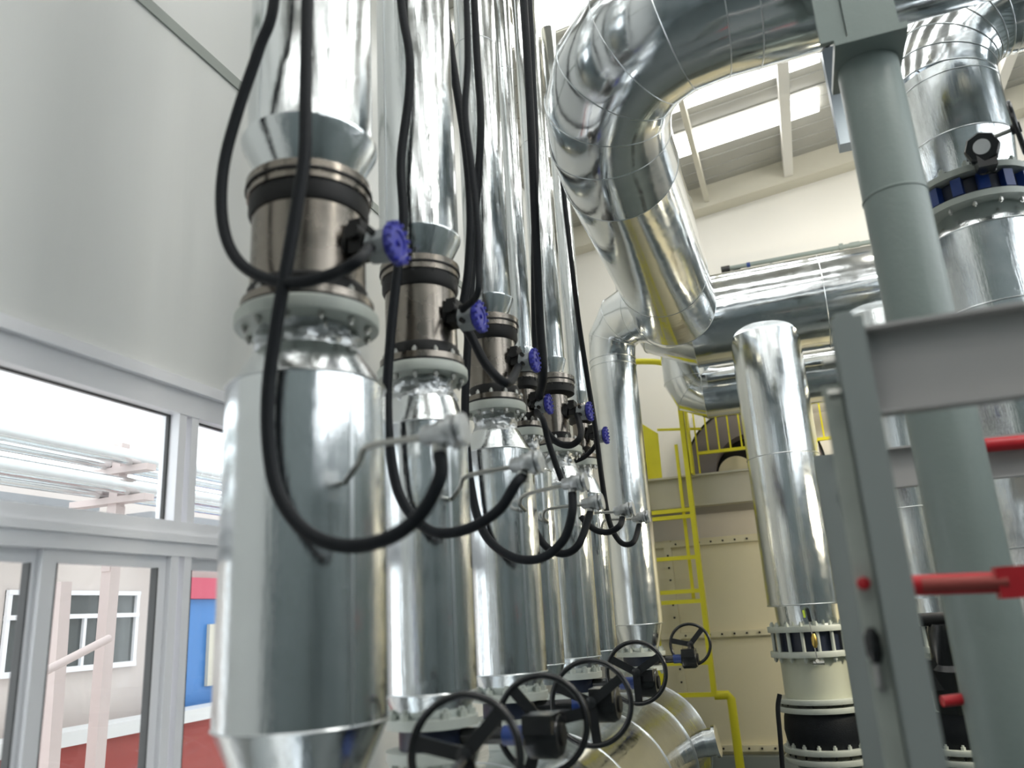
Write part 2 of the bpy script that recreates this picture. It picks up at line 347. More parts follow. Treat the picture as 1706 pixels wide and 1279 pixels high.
def upper_pipe(Y, r, rl, label, dz=0., seams=(), sh=0.):
    ch = .12-sh*.35; z0 = 4.38+dz+sh-.12+ch
    t = thing('insulated_riser_pipe', label, 'pipe', (RX, Y, z0-.12), 'silver upper riser pipes above the valves')
    cl = MB().rings((RX, Y, 0), (0, 0, 1), [(r, z0), (r, 8.2)], 72).build('cladding', CLAD, t)
    for s in seams: mb = MB(); seam(mb, (RX, Y), r, s, .003); mb.build('lap_seam', SEAM, cl)
    mb = MB()
    d = Vector((CAM.x-RX, CAM.y-Y, 0)).normalized(); a = math.atan2(d.y, d.x)-.9
    v = Vector((math.cos(a), math.sin(a), 0))*(r+.001); mb.bar((RX+v.x, Y+v.y, z0), (RX+v.x, Y+v.y, 8.2), .014, .003, ref=v)
    mb.build('seam', SEAM, cl)
    MB().rings((RX, Y, 0), (0, 0, 1), [(rl*.70, z0-ch), (rl, z0), (rl*1.01, z0+.012), (r*.99, z0+.014)], 64).build('flared_collar', CLAD, t)
    return t
def spool_valve(Y, rb, rf, label, dial, dz=0., sh=0.):
    t = thing('motorised_valve', label, 'valve', (RX, Y, 3.6), 'brown steel valves with blue dials')
    o = (RX, Y, sh); ax = (0, 0, 1)
    z = lambda v: v if v < 3.9 else v+dz
    MB().rings(o, ax, [(rb, 3.76), (rb, z(4.11))], 64).build('body', BROWN, t)
    fl = MB().rings(o, ax, [(rf*.80, z(4.17)), (rf*.96, z(4.172)), (rf*.96, z(4.205)), (rf*.98, z(4.21)), (rf*.98, z(4.245)), (rf*.7, z(4.25)), (rf*.7, z(4.27))], 64).build('upper_flange', BROWN, t)
    g = MB(); g.rings(o, ax, [(rf*.99, z(4.203)), (rf*.99, z(4.212))], 64); g.rings(o, ax, [(rb*1.03, z(4.09)), (rf*.93, z(4.11)), (rf*.93, z(4.172)), (rb, z(4.175))], 64)
    g.build('gasket', DARKST, fl)
    bolts(fl, (RX, Y, sh+z(4.165)), rf*.89, 12, BOLTD, only=facing(o))
    fl = MB().rings(o, ax, [(rf*.75, 3.69), (rf*1.0, 3.692), (rf*1.0, 3.725), (rb*1.02, 3.73)], 64).build('lower_flange', BROWN, t)
    g = MB(); g.rings(o, ax, [(rb*1.02, 3.73), (rb*1.04, 3.775), (rb, 3.79)], 64); g.rings(o, ax, [(rf*1.01, 3.678), (rf*1.01, 3.693)], 64)
    g.build('gasket', DARKST, fl)
    bolts(fl, (RX, Y, sh+3.735), rf*.92, 12, BOLT, only=facing(o))
    fl = MB().rings(o, ax, [(rf*.6, 3.622), (rf*1.06, 3.624), (rf*1.075, 3.630), (rf*1.075, 3.670), (rf*1.05, 3.678)], 64).build('mating_flange', PALE, t)
    bolts(fl, (RX, Y, sh+3.612), rf*.92, 12, BOLT, only=facing(o, .5))
    # stem, actuator and dial
    D = onY(dial[0], dial[1], Y-.03); k = dial[2]
    p0 = Vector((RX+rb*.8, Y-.03, D.z+.03)); p1 = D-Vector((.10*k, 0, 0))
    s = MB(); s.cyl(p0, p0+(p1-p0)*.35, .062*k); s.cyl(p0, p1, .034*k); s.box(p0+(p1-p0)*.62+Vector((0, 0, .03*k)), (.05*k, .11*k, .13*k)); s.cyl(p0+(p1-p0)*.62+Vector((0, -.08*k, .04*k)), p0+(p1-p0)*.62+Vector((0, .02, .04*k)), .03*k)
    s.build('stem', DARKST, t)
    h = MB(); h.rings(p1-Vector((.015, 0, 0)), (1, 0, 0), [(.045*k, 0), (.062*k, .012), (.066*k, .05*k), (.066*k, .085*k)], 8); ho = h.build('actuator_housing', PLAST, t)
    g = MB()
    for dz_ in (-.032, .032): g.cyl(p1+Vector((.03*k, -.058*k, dz_*k)), p1+Vector((.03*k, -.085*k, dz_*k)), .014*k, 12)
    g.build('cable_gland', BLK, ho)
    kn = MB(); kn.rings(D-Vector((.022*k, 0, 0)), (1, 0, 0), [(.074*k, 0), (.079*k, .006), (.079*k, .024*k), (.07*k, .030*k), (.045*k, .032*k), (.043*k, .026*k), (.012*k, .026*k), (.012*k, .036*k)], 40)
    for i in range(14):
        a = 2*PI*i/14; kn.box(D+Vector((0.0, math.cos(a)*.076*k, math.sin(a)*.076*k)), (.03*k, .012, .012))
    kn.build('dial_knob', BLUE, t)
    return t, p1
ROW = [  # name, Y, lower r, upper r, lip r, body r, flange r, dz, dial, seams
 ('A', 2.54, .295, .255, .275, .225, .258, 0, (662, 405, 1.05), (), 'nearest and widest'),
 ('B', 3.57, .215, .212, .222, .185, .215, 0, (800, 527, 1.0), (), 'second from the window'),
 ('C', 4.61, .225, .150, .158, .155, .185, 0, (892, 600, .92), (6.35,), 'third from the window'),
 ('D', 5.24, .150, .078, .090, .075, .105, -.13, (915, 673, .85), (6.6, ), 'thin, squeezed between thicker ones'),
 ('E', 5.97, .210, .115, .122, .115, .185, 0, (983, 685, .92), (6.35, 8.0), 'fourth thick one'),
 ('F', 6.80, .150, .080, .090, .075, .115, -.09, (1010, 725, .92), (), 'thin, last in the row')]
low_l = {'A': 'widest silver clad pipe under the nearest valve, beside the window', 'B': 'silver clad lower pipe standing just behind the widest one', 'C': 'silver clad lower pipe under the third valve, above the second black handwheel',
 'D': 'slim silver clad lower pipe mostly hidden between two thicker ones', 'E': 'silver clad lower pipe under the fifth valve, above the third full black handwheel', 'F': 'slim silver clad lower pipe furthest along the row, left of the tall elbowed pipe'}
up_l = {'A': 'widest silver upper pipe flaring above the nearest valve, by the white wall', 'B': 'second silver upper pipe with a flared collar, behind the widest one', 'C': 'third silver upper pipe behind the crossing black hoses',
 'D': 'thin silver upper pipe between the third and fifth risers', 'E': 'silver upper pipe with a flared collar left of the big elbowed duct', 'F': 'thinnest and furthest silver upper pipe, beside the black hose near the cream wall'}
va_l = {'A': 'largest brown steel valve, nearest, with the lowest numbered blue dial at its right', 'B': 'second brown steel valve, blue dial in front of the third riser', 'C': 'third brown steel valve with a brown orange sheen and thick pale flange',
 'D': 'small brown steel valve tucked behind the third one', 'E': 'brown steel valve under a flared collar with wide pale lower flange, fifth in row', 'F': 'smallest and furthest brown steel valve with a blue dial by the tall pipe'}
va_l['A'] = 'largest brown steel valve, nearest, its blue dial in front of the second pipe'
BOX = {}
for (k, Y, rl_, ru, rlip, rb, rf, dz, dial, seams, _) in ROW:
    sh = {'A': -.11, 'B': -.05, 'D': -.03, 'E': -.035}.get(k, 0.)
    lower_pipe(Y, rl_, rf*.70, low_l[k], top=3.37+sh*.9, cone=.26 if k == 'A' else .12)
    upper_pipe(Y, ru, rlip, up_l[k], dz, seams, sh)
    t, BOX[k] = spool_valve(Y, rb, rf, va_l[k], dial, dz, sh)

# ------------------------------------------------------------------ header and bottom valves
hd = thing('header_vessel', 'large silver clad horizontal header vessel lying under the risers', 'header', (RX, 4, .3))
HZ, HR = 1.08, .62
prof = [(HR, -2.6), (HR, 8.35)]
for i in range(1, 9):
    a = i/8*PI/2; prof.append((HR*math.cos(a)+.001, 8.35+.30*math.sin(a)))
MB().rings((RX, 0, HZ), (0, 1, 0), prof, 96).build('shell', CLADH, hd)
for yy in (8.35, 7.4, 6.3, 5.2, 4.1): MB().torus((RX, yy, HZ), (0, 1, 0), HR, .004, 72, 6).build('lap_seam', SEAM, hd)
q = onY(1195, 1205, 8.1)
MB().rings((RX+HR*.9, 8.1, HZ+.1), (1, 0, .15), [(.12, 0), (.12, .13), (.14, .13), (.14, .16), (.05, .165)], 32).build('side_nozzle', CLAD, hd)
for yy in (.5, 4.5, 8.0): bx(RX-.5, RX+.5, yy-.1, yy+.1, 0, HZ-.45).build('saddle', PALED, hd)

def bottom_valve(Y, r, wheel, label, wr, side, lo=0.):
    t = thing('butterfly_valve', label, 'valve', (RX, Y, 1.6), 'handwheel butterfly valves on the header')
    o = (RX, Y, 0); ax = (0, 0, 1); rf = r*.98
    fl = MB().rings(o, ax, [(r*.70, 1.99-lo), (rf, 1.985-lo), (rf, 1.945-lo), (r*.6, 1.94-lo)], 56).build('upper_flange', PALE, t)
    bolts(fl, (RX, Y, 1.995-lo), rf*.86, 12, BOLTP, only=facing(o))
    MB().rings(o, ax, [(r*.70, 1.85-lo), (r*.70, 1.945-lo)], 48).build('body', NAVY, t)  # near-black colour stands in for the shadow between the flanges
    fl = MB().rings(o, ax, [(r*.6, 1.855-lo), (rf, 1.85-lo), (rf, 1.81-lo), (r*.70, 1.80-lo)], 56).build('lower_flange', PALE, t)
    bolts(fl, (RX, Y, 1.805-lo), rf*.86, 12, BOLTP, only=facing(o))
    MB().rings(o, ax, [(r*.60, 1.81-lo), (r*.60, 1.50)], 48).build('neck', PALE, t)
    W = Vector(wheel); zc = 1.90-lo*.6
    # blue neck, black gearbox and worm shaft out to the handwheel
    gx = W.x+side*wr*.20; gy = W.y+.16
    p0 = Vector((RX+r*.7, Y, zc)); p1 = Vector((gx-.07, gy if abs(gy-Y) < .1 else Y, zc))
    MB().cyl(p0, p1, .036).build('stem_neck', BLK, t); MB().cyl(p0.lerp(p1, .62), p0.lerp(p1, .97), .042).build('neck_sleeve', BLUEV, t)
    gb = MB(); gc = Vector((gx, p1.y, zc)); gb.rings(gc-Vector((.075, 0, 0)), (1, 0, 0), [(.085, 0), (.095, .01), (.095, .12), (.08, .145), (.05, .15)], 32)
    gb.box(gc+Vector((0, -.04, .055)), (.13, .17, .075)); g = gb.build('gearbox', BLK, t)
    MB().rings(gc+Vector((.076, 0, 0)), (1, 0, 0), [(.045, 0), (.045, .008)], 24).build('position_indicator', DARKST, g)
    s = gc+Vector((0, -.08, .055)); sh = MB(); sh.sweep([s, s+Vector((0, -.03, 0)), Vector((W.x, W.y+.02, W.z)), W], .016, 12); sh.build('worm_shaft', BLK, t)
    hw = MB(); nrm = Vector((.12, -1, .08)).normalized()
    hw.torus(W, nrm, wr, .015, 64, 12); hr = hw.build('handwheel_rim', BLK, t)
    a, b = frame(nrm); hb = MB(); hb.rings(W-nrm*.035, nrm, [(.03, 0), (.034, .01), (.03, .06), (.012, .065)], 20); hb.build('hub', BLK, hr)
    for i in range(3):
        th = 2*PI*i/3-PI/2+.35*math.sin(Y*2.1); d = a*math.cos(th)+b*math.sin(th)
        MB().bar(W+d*.02, W+d*(wr-.004), .05, .016, ref=nrm).build('spoke', BLK, hr)
    return t
W = lambda x, y, X=-1.2: tuple(onX(x, y, X))
bottom_valve(2.54, .295, W(775, 1258), 'nearest handwheel butterfly valve, cut by the bottom edge', .195, 1, .13)
bottom_valve(3.57, .215, W(903, 1205), 'handwheel butterfly valve under the second pipe, black rim beside a blue neck', .20, 1)
bottom_valve(4.61, .225, W(985, 1170), 'handwheel butterfly valve under the third pipe, tilted black wheel in mid row', .215, 1)
bottom_valve(5.97, .210, W(1060, 1120), 'handwheel butterfly valve under the fifth pipe, below the tall elbowed pipe', .20, 1)
bottom_valve(8.5, .255, W(1150, 1073), 'furthest and smallest looking handwheel valve, by the yellow ladder', .195, -.3)

# ------------------------------------------------------------------ big pipe run
run = thing('insulated_pipe_run', 'huge silver clad pipe bending from the ceiling run down to the tall far riser', 'pipe', (RX, 8.5, 1.98))
MB().rings((RX, 8.5, 0), (0, 0, 1), [(.26, 2.25), (.255, 5.08)], 72).build('riser_cladding', CLAD, run)
MB().rings((RX, 8.5, 0), (0, 0, 1), [(.18, 1.98), (.26, 2.26)], 64).build('bottom_cone', CLAD, run)
for a_, b_ in ((.26, 2.25), (.257, 5.08), (.257, 5.0)): mb = MB(); seam(mb, (RX, 8.5), a_, b_, .005); mb.build('lap_seam', SEAM, run)
def gored(pts, rads, name, m=CLADH, seamr=.0035, n=72, parent=run, d0=None, d1=None):
    o = MB().sweep(pts, rads, n, caps=False, d0=d0, d1=d1).build(name, m, parent, ang=60)
    k = len(pts)
    for i in range(k):
        d = (pts[min(i+1, k-1)]-pts[max(i-1, 0)])
        if i == 0 and d0 is not None: d = d0
        if i == k-1 and d1 is not None: d = d1
        MB().torus(pts[i], d, rads[i], seamr, 72, 6).build('lap_seam', SEAM, o)
    return o
BP0 = Vector((-.87, 7.75, 5.31)); BP1 = Vector((-.83, 5.05, 5.40))
ctrl = [Vector((RX, 8.5, 5.08)), Vector((RX+.02, 8.49, 5.32)), Vector((-1.52, 8.40, 5.50)), Vector((-1.22, 8.20, 5.50)), Vector((-.97, 7.98, 5.38)), BP0]
gored(ctrl, [.255, .27, .31, .36, .40, .415], 'far_elbow', d0=Vector((0, 0, 1)), d1=BP1-BP0)
mb = MB(); mb.sweep([BP0, BP0.lerp(BP1, .5), BP1], .415, 80, caps=False); o = mb.build('main_cladding', CLADH, run)
mb = MB(); d = BP1-BP0
for t_ in (.30, ): mb.torus(BP0+d*t_, d, .415, .004, 72, 6)
mb.build('seam', SEAM, o)
RUNY = 4.12
E0 = BP1; pe = onY(1368, 40, RUNY+.05); E2a = Vector((pe.x-.02, RUNY+.05, 5.80)); E1 = Vector((-.02, RUNY, 5.75))
corner = Vector((-.90, RUNY-.03, 5.68)); el = []
for i in range(7):
    t_ = i/6; el.append(E0*(1-t_)**2 + corner*2*t_*(1-t_) + E1*t_**2)
gored(el, [.415]*7, 'near_elbow', d0=BP1-BP0, d1=E2a-E1)
d = (E2a-E1).normalized(); E2 = E1+d*3.2
o = MB().sweep([E1, E2a], .415, 80, caps=False).build('crosswise_cladding', CLADH, run)
MB().torus(E1+d*.18, d, .415, .004, 72, 6).build('lap_seam', SEAM, o); MB().torus(E2a, d, .41, .008, 72, 6).build('end_bead', DARKST, o)
MB().sweep([E2a-d*.01, E2a+d*.05], .36, 64).build('flange_gap', DARKST, run)
MB().sweep([E2a+d*.05, E2], .40, 80, caps=False).build('crosswise_cladding', CLADH, run)

# ------------------------------------------------------------------ far horizontal pipes and their drops
PY, PZ, PR = 9.25, 5.62, .53
def tube_pipe(name, label, y, z0, z1, r, xl, xr, seams, up=1.6):
    t = thing(name, label, 'pipe', ((xl+xr)/2, y, z0-r))
    L = Vector((xl, y, z0)); Rr = Vector((xr, y, z1)); d = Rr-L
    o = MB().sweep([L, Rr], r, 80).build('cladding', CLADH, t)
    for s in seams: MB().torus(L+d*((s-xl)/(xr-xl)), d, r, .006, 72, 6).build('lap_seam', SEAM, o)
    pts = [L]
    k_ = 1 if r > .4 else .5
    pts += [L+Vector((-.22*k_, 0, .12*k_)), L+Vector((-.34*k_, 0, .36*k_)), L+Vector((-.36*k_, 0, up))]
    gored(pts, [r]*4, 'elbow', CLADH, .004, 72, t, d0=L-Rr)
    return t
pp = tube_pipe('insulated_pipe', 'thick silver horizontal pipe along the cream wall, the tall drop pipe hanging from it', PY, PZ, PZ+.03, PR, -.84, 4.8, (.62, 2.0))
qp = tube_pipe('insulated_pipe', 'thinner silver horizontal pipe behind and below the thick one', 10.13, 4.98, 5.00, .33, -.88, 4.8, (-.45, .9), 1.2)
def drop(X, Y, r, ztop, zbot, label, seams=()):
    t = thing('insulated_drop_pipe', label, 'pipe', (X, Y, zbot))
    o = MB().rings((X, Y, 0), (0, 0, 1), [(r, zbot), (r, ztop)], 80).build('cladding', CLAD, t)
    for s in seams: mb = MB(); seam(mb, (X, Y), r, s, .006); mb.build('lap_seam', SEAM, o)
    return t
HX, HY = -.06, 9.05
drop(HX, HY, .375, 5.25, 2.34, 'tall silver drop pipe standing on a black rubber joint, right of the yellow ladder', (3.87, 2.35))
drop(1.14, HY, .40, 5.25, 2.34, 'silver drop pipe seen between the grey posts', (3.2,))
# flanged foot of the drop pipe
def foot(X, Y, sc_, label, wafer):
    t = thing('flanged_foot_assembly', label, 'valve', (X, Y, .2))
    o = (X, Y, 0); ax = (0, 0, 1); k = sc_; R = .405*k
    MB().rings(o, ax, [(.30*k, 2.14), (.31*k, 2.345), (.355*k, 2.36)], 64).build('top_collar', CLAD, t)
    def ring(z, h, name='flange', m=PALE): return MB().rings(o, ax, [(.28*k, z), (R, z), (R*1.005, z+.005), (R*1.005, z+h-.005), (R, z+h), (.28*k, z+h)], 72).build(name, m, t)
    f = ring(2.09, .055); bolts(f, (X, Y, 2.155), R*.9, 16, BOLTP, only=facing(o)); st = MB()
    MB().rings(o, ax, [(R*.82, 1.90), (R*.82, 2.09)], 56).build('valve_body', wafer, t)
    f = ring(1.85, .055); bolts(f, (X, Y, 1.835), R*.9, 16, BOLTP, only=facing(o))
    dcam = facing(o)
    for i in range(16):
        a = 2*PI*(i+.5)/16; p = Vector((X+R*.9*math.cos(a), Y+R*.9*math.sin(a), 0))
        if dcam(p): MB().cyl((p.x, p.y, 1.90), (p.x, p.y, 2.10), .018*k, 10).build('tie_rod', PALE, t)
    MB().rings(o, ax, [(R*.80, 1.46), (R*.80, 1.86)], 56).build('spool', mat('cream_spool_paint', (.50, .52, .42), .45), t)
    f = ring(1.42, .045); f = ring(1.34, .05); bolts(f, (X, Y, 1.415), R*.9, 16, BOLTD, only=dcam)
    MB().rings(o, ax, [(R*.86, 1.02), (R*.9, 1.08), (R*.93, 1.17), (R*.9, 1.28), (R*.86, 1.34)], 64).build('rubber_joint', RUB, t)
    f = ring(.97, .05); bolts(f, (X, Y, 1.03), R*.9, 16, BOLTP, only=dcam); f = ring(.88, .05); bolts(f, (X, Y, .95), R*.88, 16, BOLTD, only=dcam)
    MB().rings(o, ax, [(.18*k, .30), (.22*k, .55), (R*.76, .88)], 56).build('reducer', PALED, t)
    MB().rings(o, ax, [(.3*k, .0), (.3*k, .3)], 40).build('pedestal', PALED, t)
    return t
foot(HX, HY, 1.0, 'stack of pale green flanges with a black rubber joint under the tall drop pipe', NAVY)
foot(1.16, HY, 1.0, 'pale green flanged valve stack half hidden behind the round grey column', NAVY)
# tagged lever and brass padlock hanging on the flange stack
lv = onY(1343, 1025, HY-.44); t = thing('tagged_lever', 'black lever with a lime green tag and brass padlock hanging on the flange stack', 'lever', lv)
MB().bar(lv+Vector((.02, 0, .06)), lv+Vector((.03, -.01, -.06)), .05, .03).build('lever', BLK, t); MB().bar(lv+Vector((-.02, -.02, .05)), lv+Vector((-.015, -.025, -.02)), .035, .02).build('tag', GREENT, t)
MB().sweep([lv+Vector((.02, -.01, -.05)), lv+Vector((.03, -.02, -.2)), lv+Vector((.04, -.0, -.42))], .006, 8).build('chain', TUBEM, t)
MB().rings(lv+Vector((.04, -.03, -.30)), (0, 0, 1), [(.012, 0), (.026, .03), (.028, .09), (.014, .13)], 12).build('padlock', BRASS, t)
MB().cyl(lv+Vector((-.02, .12, -.44)), lv+Vector((.04, -.02, -.42)), .018, 10).cyl(lv+Vector((-.0, 0, -.44)), lv+Vector((.1, -.0, -.44)), .022, 10).build('drain_cock', BOLTM, t)
tag(MB().sweep(smooth_path([onY(x, y, HY-.42) for x, y in ((1299, 1156), (1296, 1180), (1300, 1230), (1305, 1300), (1312, 1400))]), .022, 12).build('rubber_hose', RUB), 'black rubber hose hanging left of the rubber joint by the casing', 'hose')

# ------------------------------------------------------------------ right riser with blue butterfly valve
RXx, RYy = 1.34, 5.36
rt = thing('insulated_riser_pipe', 'silver elbowed pipe above the blue valve at the right edge', 'pipe', (RXx, RYy, 5.0))
o = MB().rings((RXx, RYy, 0), (0, 0, 1), [(.305, 5.14), (.305, 5.62)], 80).build('cladding', CLAD, rt)
MB().rings((RXx, RYy, 0), (0, 0, 1), [(.275, 4.86), (.305, 5.14)], 80).build('collar', CLAD, rt)
for b_ in (5.14, 5.55): mb = MB(); seam(mb, (RXx, RYy), .305, b_, .004); mb.build('lap_seam', SEAM, o)
pts = []
for i in range(7):
    a = i/6*PI/2; pts.append(Vector((RXx+.48*(1-math.cos(a)), RYy, 5.62+.48*math.sin(a))))
pts.append(pts[-1]+Vector((2.6, 0, 0)))
gored(pts, [.305]*8, 'elbow', CLADH, .005, 72, rt)
bv = thing('butterfly_valve', 'blue butterfly valve with a black gearbox between bolted flanges at right', 'valve', (RXx, RYy, 4.6))
o_ = (RXx, RYy, 0)
fl = MB().rings(o_, (0, 0, 1), [(.24, 4.86), (.345, 4.86), (.345, 4.82), (.24, 4.82)], 72).build('upper_flange', PALE, bv); bolts(fl, (RXx, RYy, 4.875), .31, 14, BOLTP, only=facing(o_))
MB().rings(o_, (0, 0, 1), [(.26, 4.68), (.285, 4.70), (.285, 4.80), (.26, 4.82)], 56).build('body', NAVY, bv)
fl = MB().rings(o_, (0, 0, 1), [(.24, 4.68), (.345, 4.68), (.345, 4.64), (.24, 4.64)], 72).build('lower_flange', PALE, bv); bolts(fl, (RXx, RYy, 4.615), .31, 14, BOLT, only=facing(o_))
for i in range(14):
    a = 2*PI*(i+.5)/14; MB().box((RXx+.30*math.cos(a), RYy+.30*math.sin(a), 4.75), (.06, .06, .11), (Vector((math.cos(a), math.sin(a), 0)), Vector((-math.sin(a), math.cos(a), 0)), Vector((0, 0, 1)))).build('lug', BLUEV, bv)
G = atd(1636, 247, 4.72); dg = (CAM-G); dg.z *= .4; dg.normalize(); ga, gb_ = frame(dg, Vector((0, 0, 1)))
g = MB(); g.rings(G-dg*.08, dg, [(.085, 0), (.095, .015), (.095, .10), (.085, .115)], 8); g.box(G-dg*.03+Vector((0, 0, -.08)), (.10, .09, .10)); g.cyl(G-dg*.06+Vector((0, 0, -.05)), G-dg*.12+Vector((0, 0, -.12)), .05)
gx_ = g.build('gearbox', BLK, bv); MB().rings(G+dg*.036, dg, [(.045, 0), (.045, .006)], 32).build('position_plate', WHITE, gx_)
Wc = atd(1694, 213, 4.66); MB().cyl(G+Vector((.05, 0, .05)), Wc, .013, 12).build('worm_shaft', BOLTM, bv)
nr = Vector((1, -.35, .05)).normalized(); hr = MB().torus(Wc, nr, .155, .013, 56, 10).build('handwheel_rim', BLK, bv)
a_, b_ = frame(nr)
for i in range(3):
    th = 2*PI*i/3+.4; dd = a_*math.cos(th)+b_*math.sin(th); MB().bar(Wc, Wc+dd*.153, .04, .014, ref=nr).build('spoke', BLK, hr)
MB().rings(Wc-nr*.03, nr, [(.03, 0), (.032, .05)], 16).build('hub', BLK, hr)
rl = thing('insulated_riser_pipe', 'wide silver pipe below the blue valve, running down behind the grey beam', 'pipe', (RXx+.01, RYy, 1.5))
c2 = (RXx+.01, RYy, 0)
MB().rings(c2, (0, 0, 1), [(.365, 4.47), (.235, 4.66)], 80).build('shoulder_cone', CLAD, rl)
o = MB().rings(c2, (0, 0, 1), [(.365, .8), (.365, 4.47)], 80).build('cladding', CLAD, rl)
for z_ in (4.47, 3.98, 3.72, 2.6): mb = MB(); seam(mb, c2, .365, z_, .005); mb.build('lap_seam', SEAM, o)

# ------------------------------------------------------------------ steel column, frame and beams in the foreground
cx_, cy_ = .68, 3.95
cb = atd(1441, 92, 4.0)
col = thing('round_steel_column', 'round grey green steel column with a square cap plate', 'column', (cb.x+.02, cb.y+.12, 0))
ccx, ccy = WL[col].x, WL[col].y
MB().rings((ccx, ccy, 0), (0, 0, 1), [(.145, 0), (.145, cb.z)], 64).build('shaft', PALED, col)
mb = MB(); mb.rings((ccx, ccy, 0), (0, 0, 1), [(.145, 4.235), (.149, 4.238), (.149, 4.246), (.145, 4.25)], 64, caps=False); mb.build('weld_bead', PALED, col)
bx(ccx-.165, ccx+.165, ccy-.26, ccy+.165, cb.z, cb.z+.035).build('cap_plate', PALED, col)
sb = thing('pipe_support_beam', 'grey green steel stub and saddle above the round column', 'beam', (ccx, ccy, cb.z+.04))
bx(ccx-.10, ccx+.13, ccy-.255, ccy-.235, cb.z+.035, cb.z+.9).build('web', PALED, sb); bx(ccx-.10, ccx-.08, ccy-.235, ccy+.1, cb.z+.035, cb.z+.3).build('stiffener', PALED, sb); bx(ccx+.11, ccx+.13, ccy-.235, ccy+.1, cb.z+.035, cb.z+.3).build('stiffener', PALED, sb)
bx(ccx-.225, ccx-.105, ccy-.245, ccy-.215, cb.z+.04, cb.z+.9).build('saddle_plate', PALED, sb)

fr_ = thing('steel_frame', 'grey steel frame with near post and broad channel rail at the right foreground', 'frame', (.26, 2.55, 0))
pt = atd(1410, 528, 2.42)
H = MB(); hx, hy = pt.x, pt.y+.0
bx(hx-.044, hx+.044, hy-.006, hy+.006, 0, pt.z, H); bx(hx-.005, hx+.005, hy, hy+.13, 0, pt.z, H); bx(hx-.044, hx+.044, hy+.125, hy+.137, 0, pt.z, H)
H.build('post', GREY, fr_)
bx(hx-.098, hx-.046, hy+.10, hy+.112, 0, onY(1400, 640, hy+.1).z).build('side_angle', PALE, fr_)
b0 = onY(1432, 549, hy+.02); b1 = onY(1432, 692, hy+.02)
zb1, zb0 = b0.z, b1.z
B = MB(); bx(hx+.03, 3.4, hy+.055, hy+.067, zb0, zb1, B); bx(hx+.03, 3.4, hy+.0, hy+.067, zb1-.008, zb1+.004, B); bx(hx+.03, 3.4, hy+.0, hy+.067, zb0-.004, zb0+.008, B)
B.build('channel_rail', BEAMG, fr_)
# capped end plate and bolts at the post head
bx(hx-.03, hx+.02, hy+.01, hy+.05, pt.z, pt.z+.02).build('post_cap', GREY, fr_)
for dz_ in (.12, .22): MB().cyl((hx-.05, hy+.05, pt.z-dz_), (hx-.085, hy+.05, pt.z-dz_), .016, 6).build('bolt', BOLTM, fr_)
rf_ = thing('steel_frame', 'grey steel post and thin cross rail standing behind the near frame', 'frame', (.4, 4.6, 0))
q = onY(1374, 758, 4.55); g2 = MB(); px_, pz_ = q.x, q.z; PYY = 4.55
bx(px_-.055, px_+.055, PYY-.006, PYY+.006, 0, pz_, g2); bx(px_-.005, px_+.005, PYY, PYY+.14, 0, pz_, g2); bx(px_-.055, px_+.055, PYY+.134, PYY+.146, 0, pz_, g2); g2.build('post', GREY, rf_)
z1_ = onY(1470, 748, PYY).z; z0_ = onY(1470, 815, PYY).z
B = MB(); bx(px_+.04, 4.2, PYY+.02, PYY+.03, z0_, z1_, B); bx(px_+.04, 4.2, PYY-.03, PYY+.03, z1_-.01, z1_, B); bx(px_+.04, 4.2, PYY-.03, PYY+.03, z0_, z0_+.01, B); B.build('cross_rail', BEAMG, rf_)
# red handles and black fittings
def handle(p, q, r, label, grip=None):
    t = thing('red_lever', label, 'lever', p); MB().cyl(p, q, r, 20).build('grip', RED, t)
    return t
p = atd(1516, 975, 2.75); q = atd(1720, 968, 2.6)
t = handle(p, q, .034, 'long red lever handle crossing in front of the round column'); MB().cyl(p.lerp(q, .1)+Vector((0, -.02, 0)), p.lerp(q, .8)+Vector((0, -.02, 0)), .024, 16).build('inner_rod', REDD, t)
MB().box(p.lerp(q, .88), (.12, .07, .10)).build('end_block', RED, t)
t = handle(onY(1640, 742, PYY-.05), onY(1740, 733, PYY-.05), .035, 'short dark red bar on top of the rear cross rail')
t = handle(atd(1570, 1168, 3.3), atd(1612, 1163, 3.3), .022, 'small red lever end low down beside the round column')
MB().rings(onY(1438, 972, hy+.09), (0, -1, 0), [(.010, -.02), (.018, .01), (.018, .03), (.010, .034)], 20).build('red_knob', RED, fr_)
p = onY(1449, 1045, hy+.075); q = onY(1461, 1105, hy+.075)
MB().sweep([p, p.lerp(q, .25), p.lerp(q, .75), q], [.010, .022, .022, .012], 16).build('clamp_handle', BLK, fr_); MB().sweep([q, onY(1466, 1140, hy+.08), onY(1470, 1150, hy+.11)], .010, 12).build('clamp_shank', BEAMG, fr_)
bm = thing('valve_actuator', 'black motor actuator low between the round column and the near post', 'actuator', atd(1570, 1180, 6.2))
p = atd(1568, 1035, 6.2); q = atd(1590, 1180, 6.2); MB().sweep([p, p.lerp(q, .1), p.lerp(q, .45), p.lerp(q, .5), q], [.09, .11, .11, .15, .13], 24).build('motor', BLK, bm)
MB().box(p.lerp(q, .6), (.34, .2, .22)).build('gearbox', BLK, bm); MB().cyl(p+Vector((-.15, 0, .02)), p+Vector((.1, 0, .02)), .05, 16).build('cover', DARKST, bm)
bx(1.05, 1.45, 6.6, 6.9, 0, 1.9).build('stand', PALED, bm)

# dark hanger bracket under the roof
hb_ = onY(1405, 200, 9.0); tag(bx(hb_.x-.09, hb_.x+.14, 8.95, 9.15, onY(1405, 243, 9).z, rz(hb_.x)-.05).build('roof_hanger', mat('dark_blue_grey_steel', (.13, .16, .19), .5)), 'dark steel hanger post under the roof left of the column head', 'bracket')

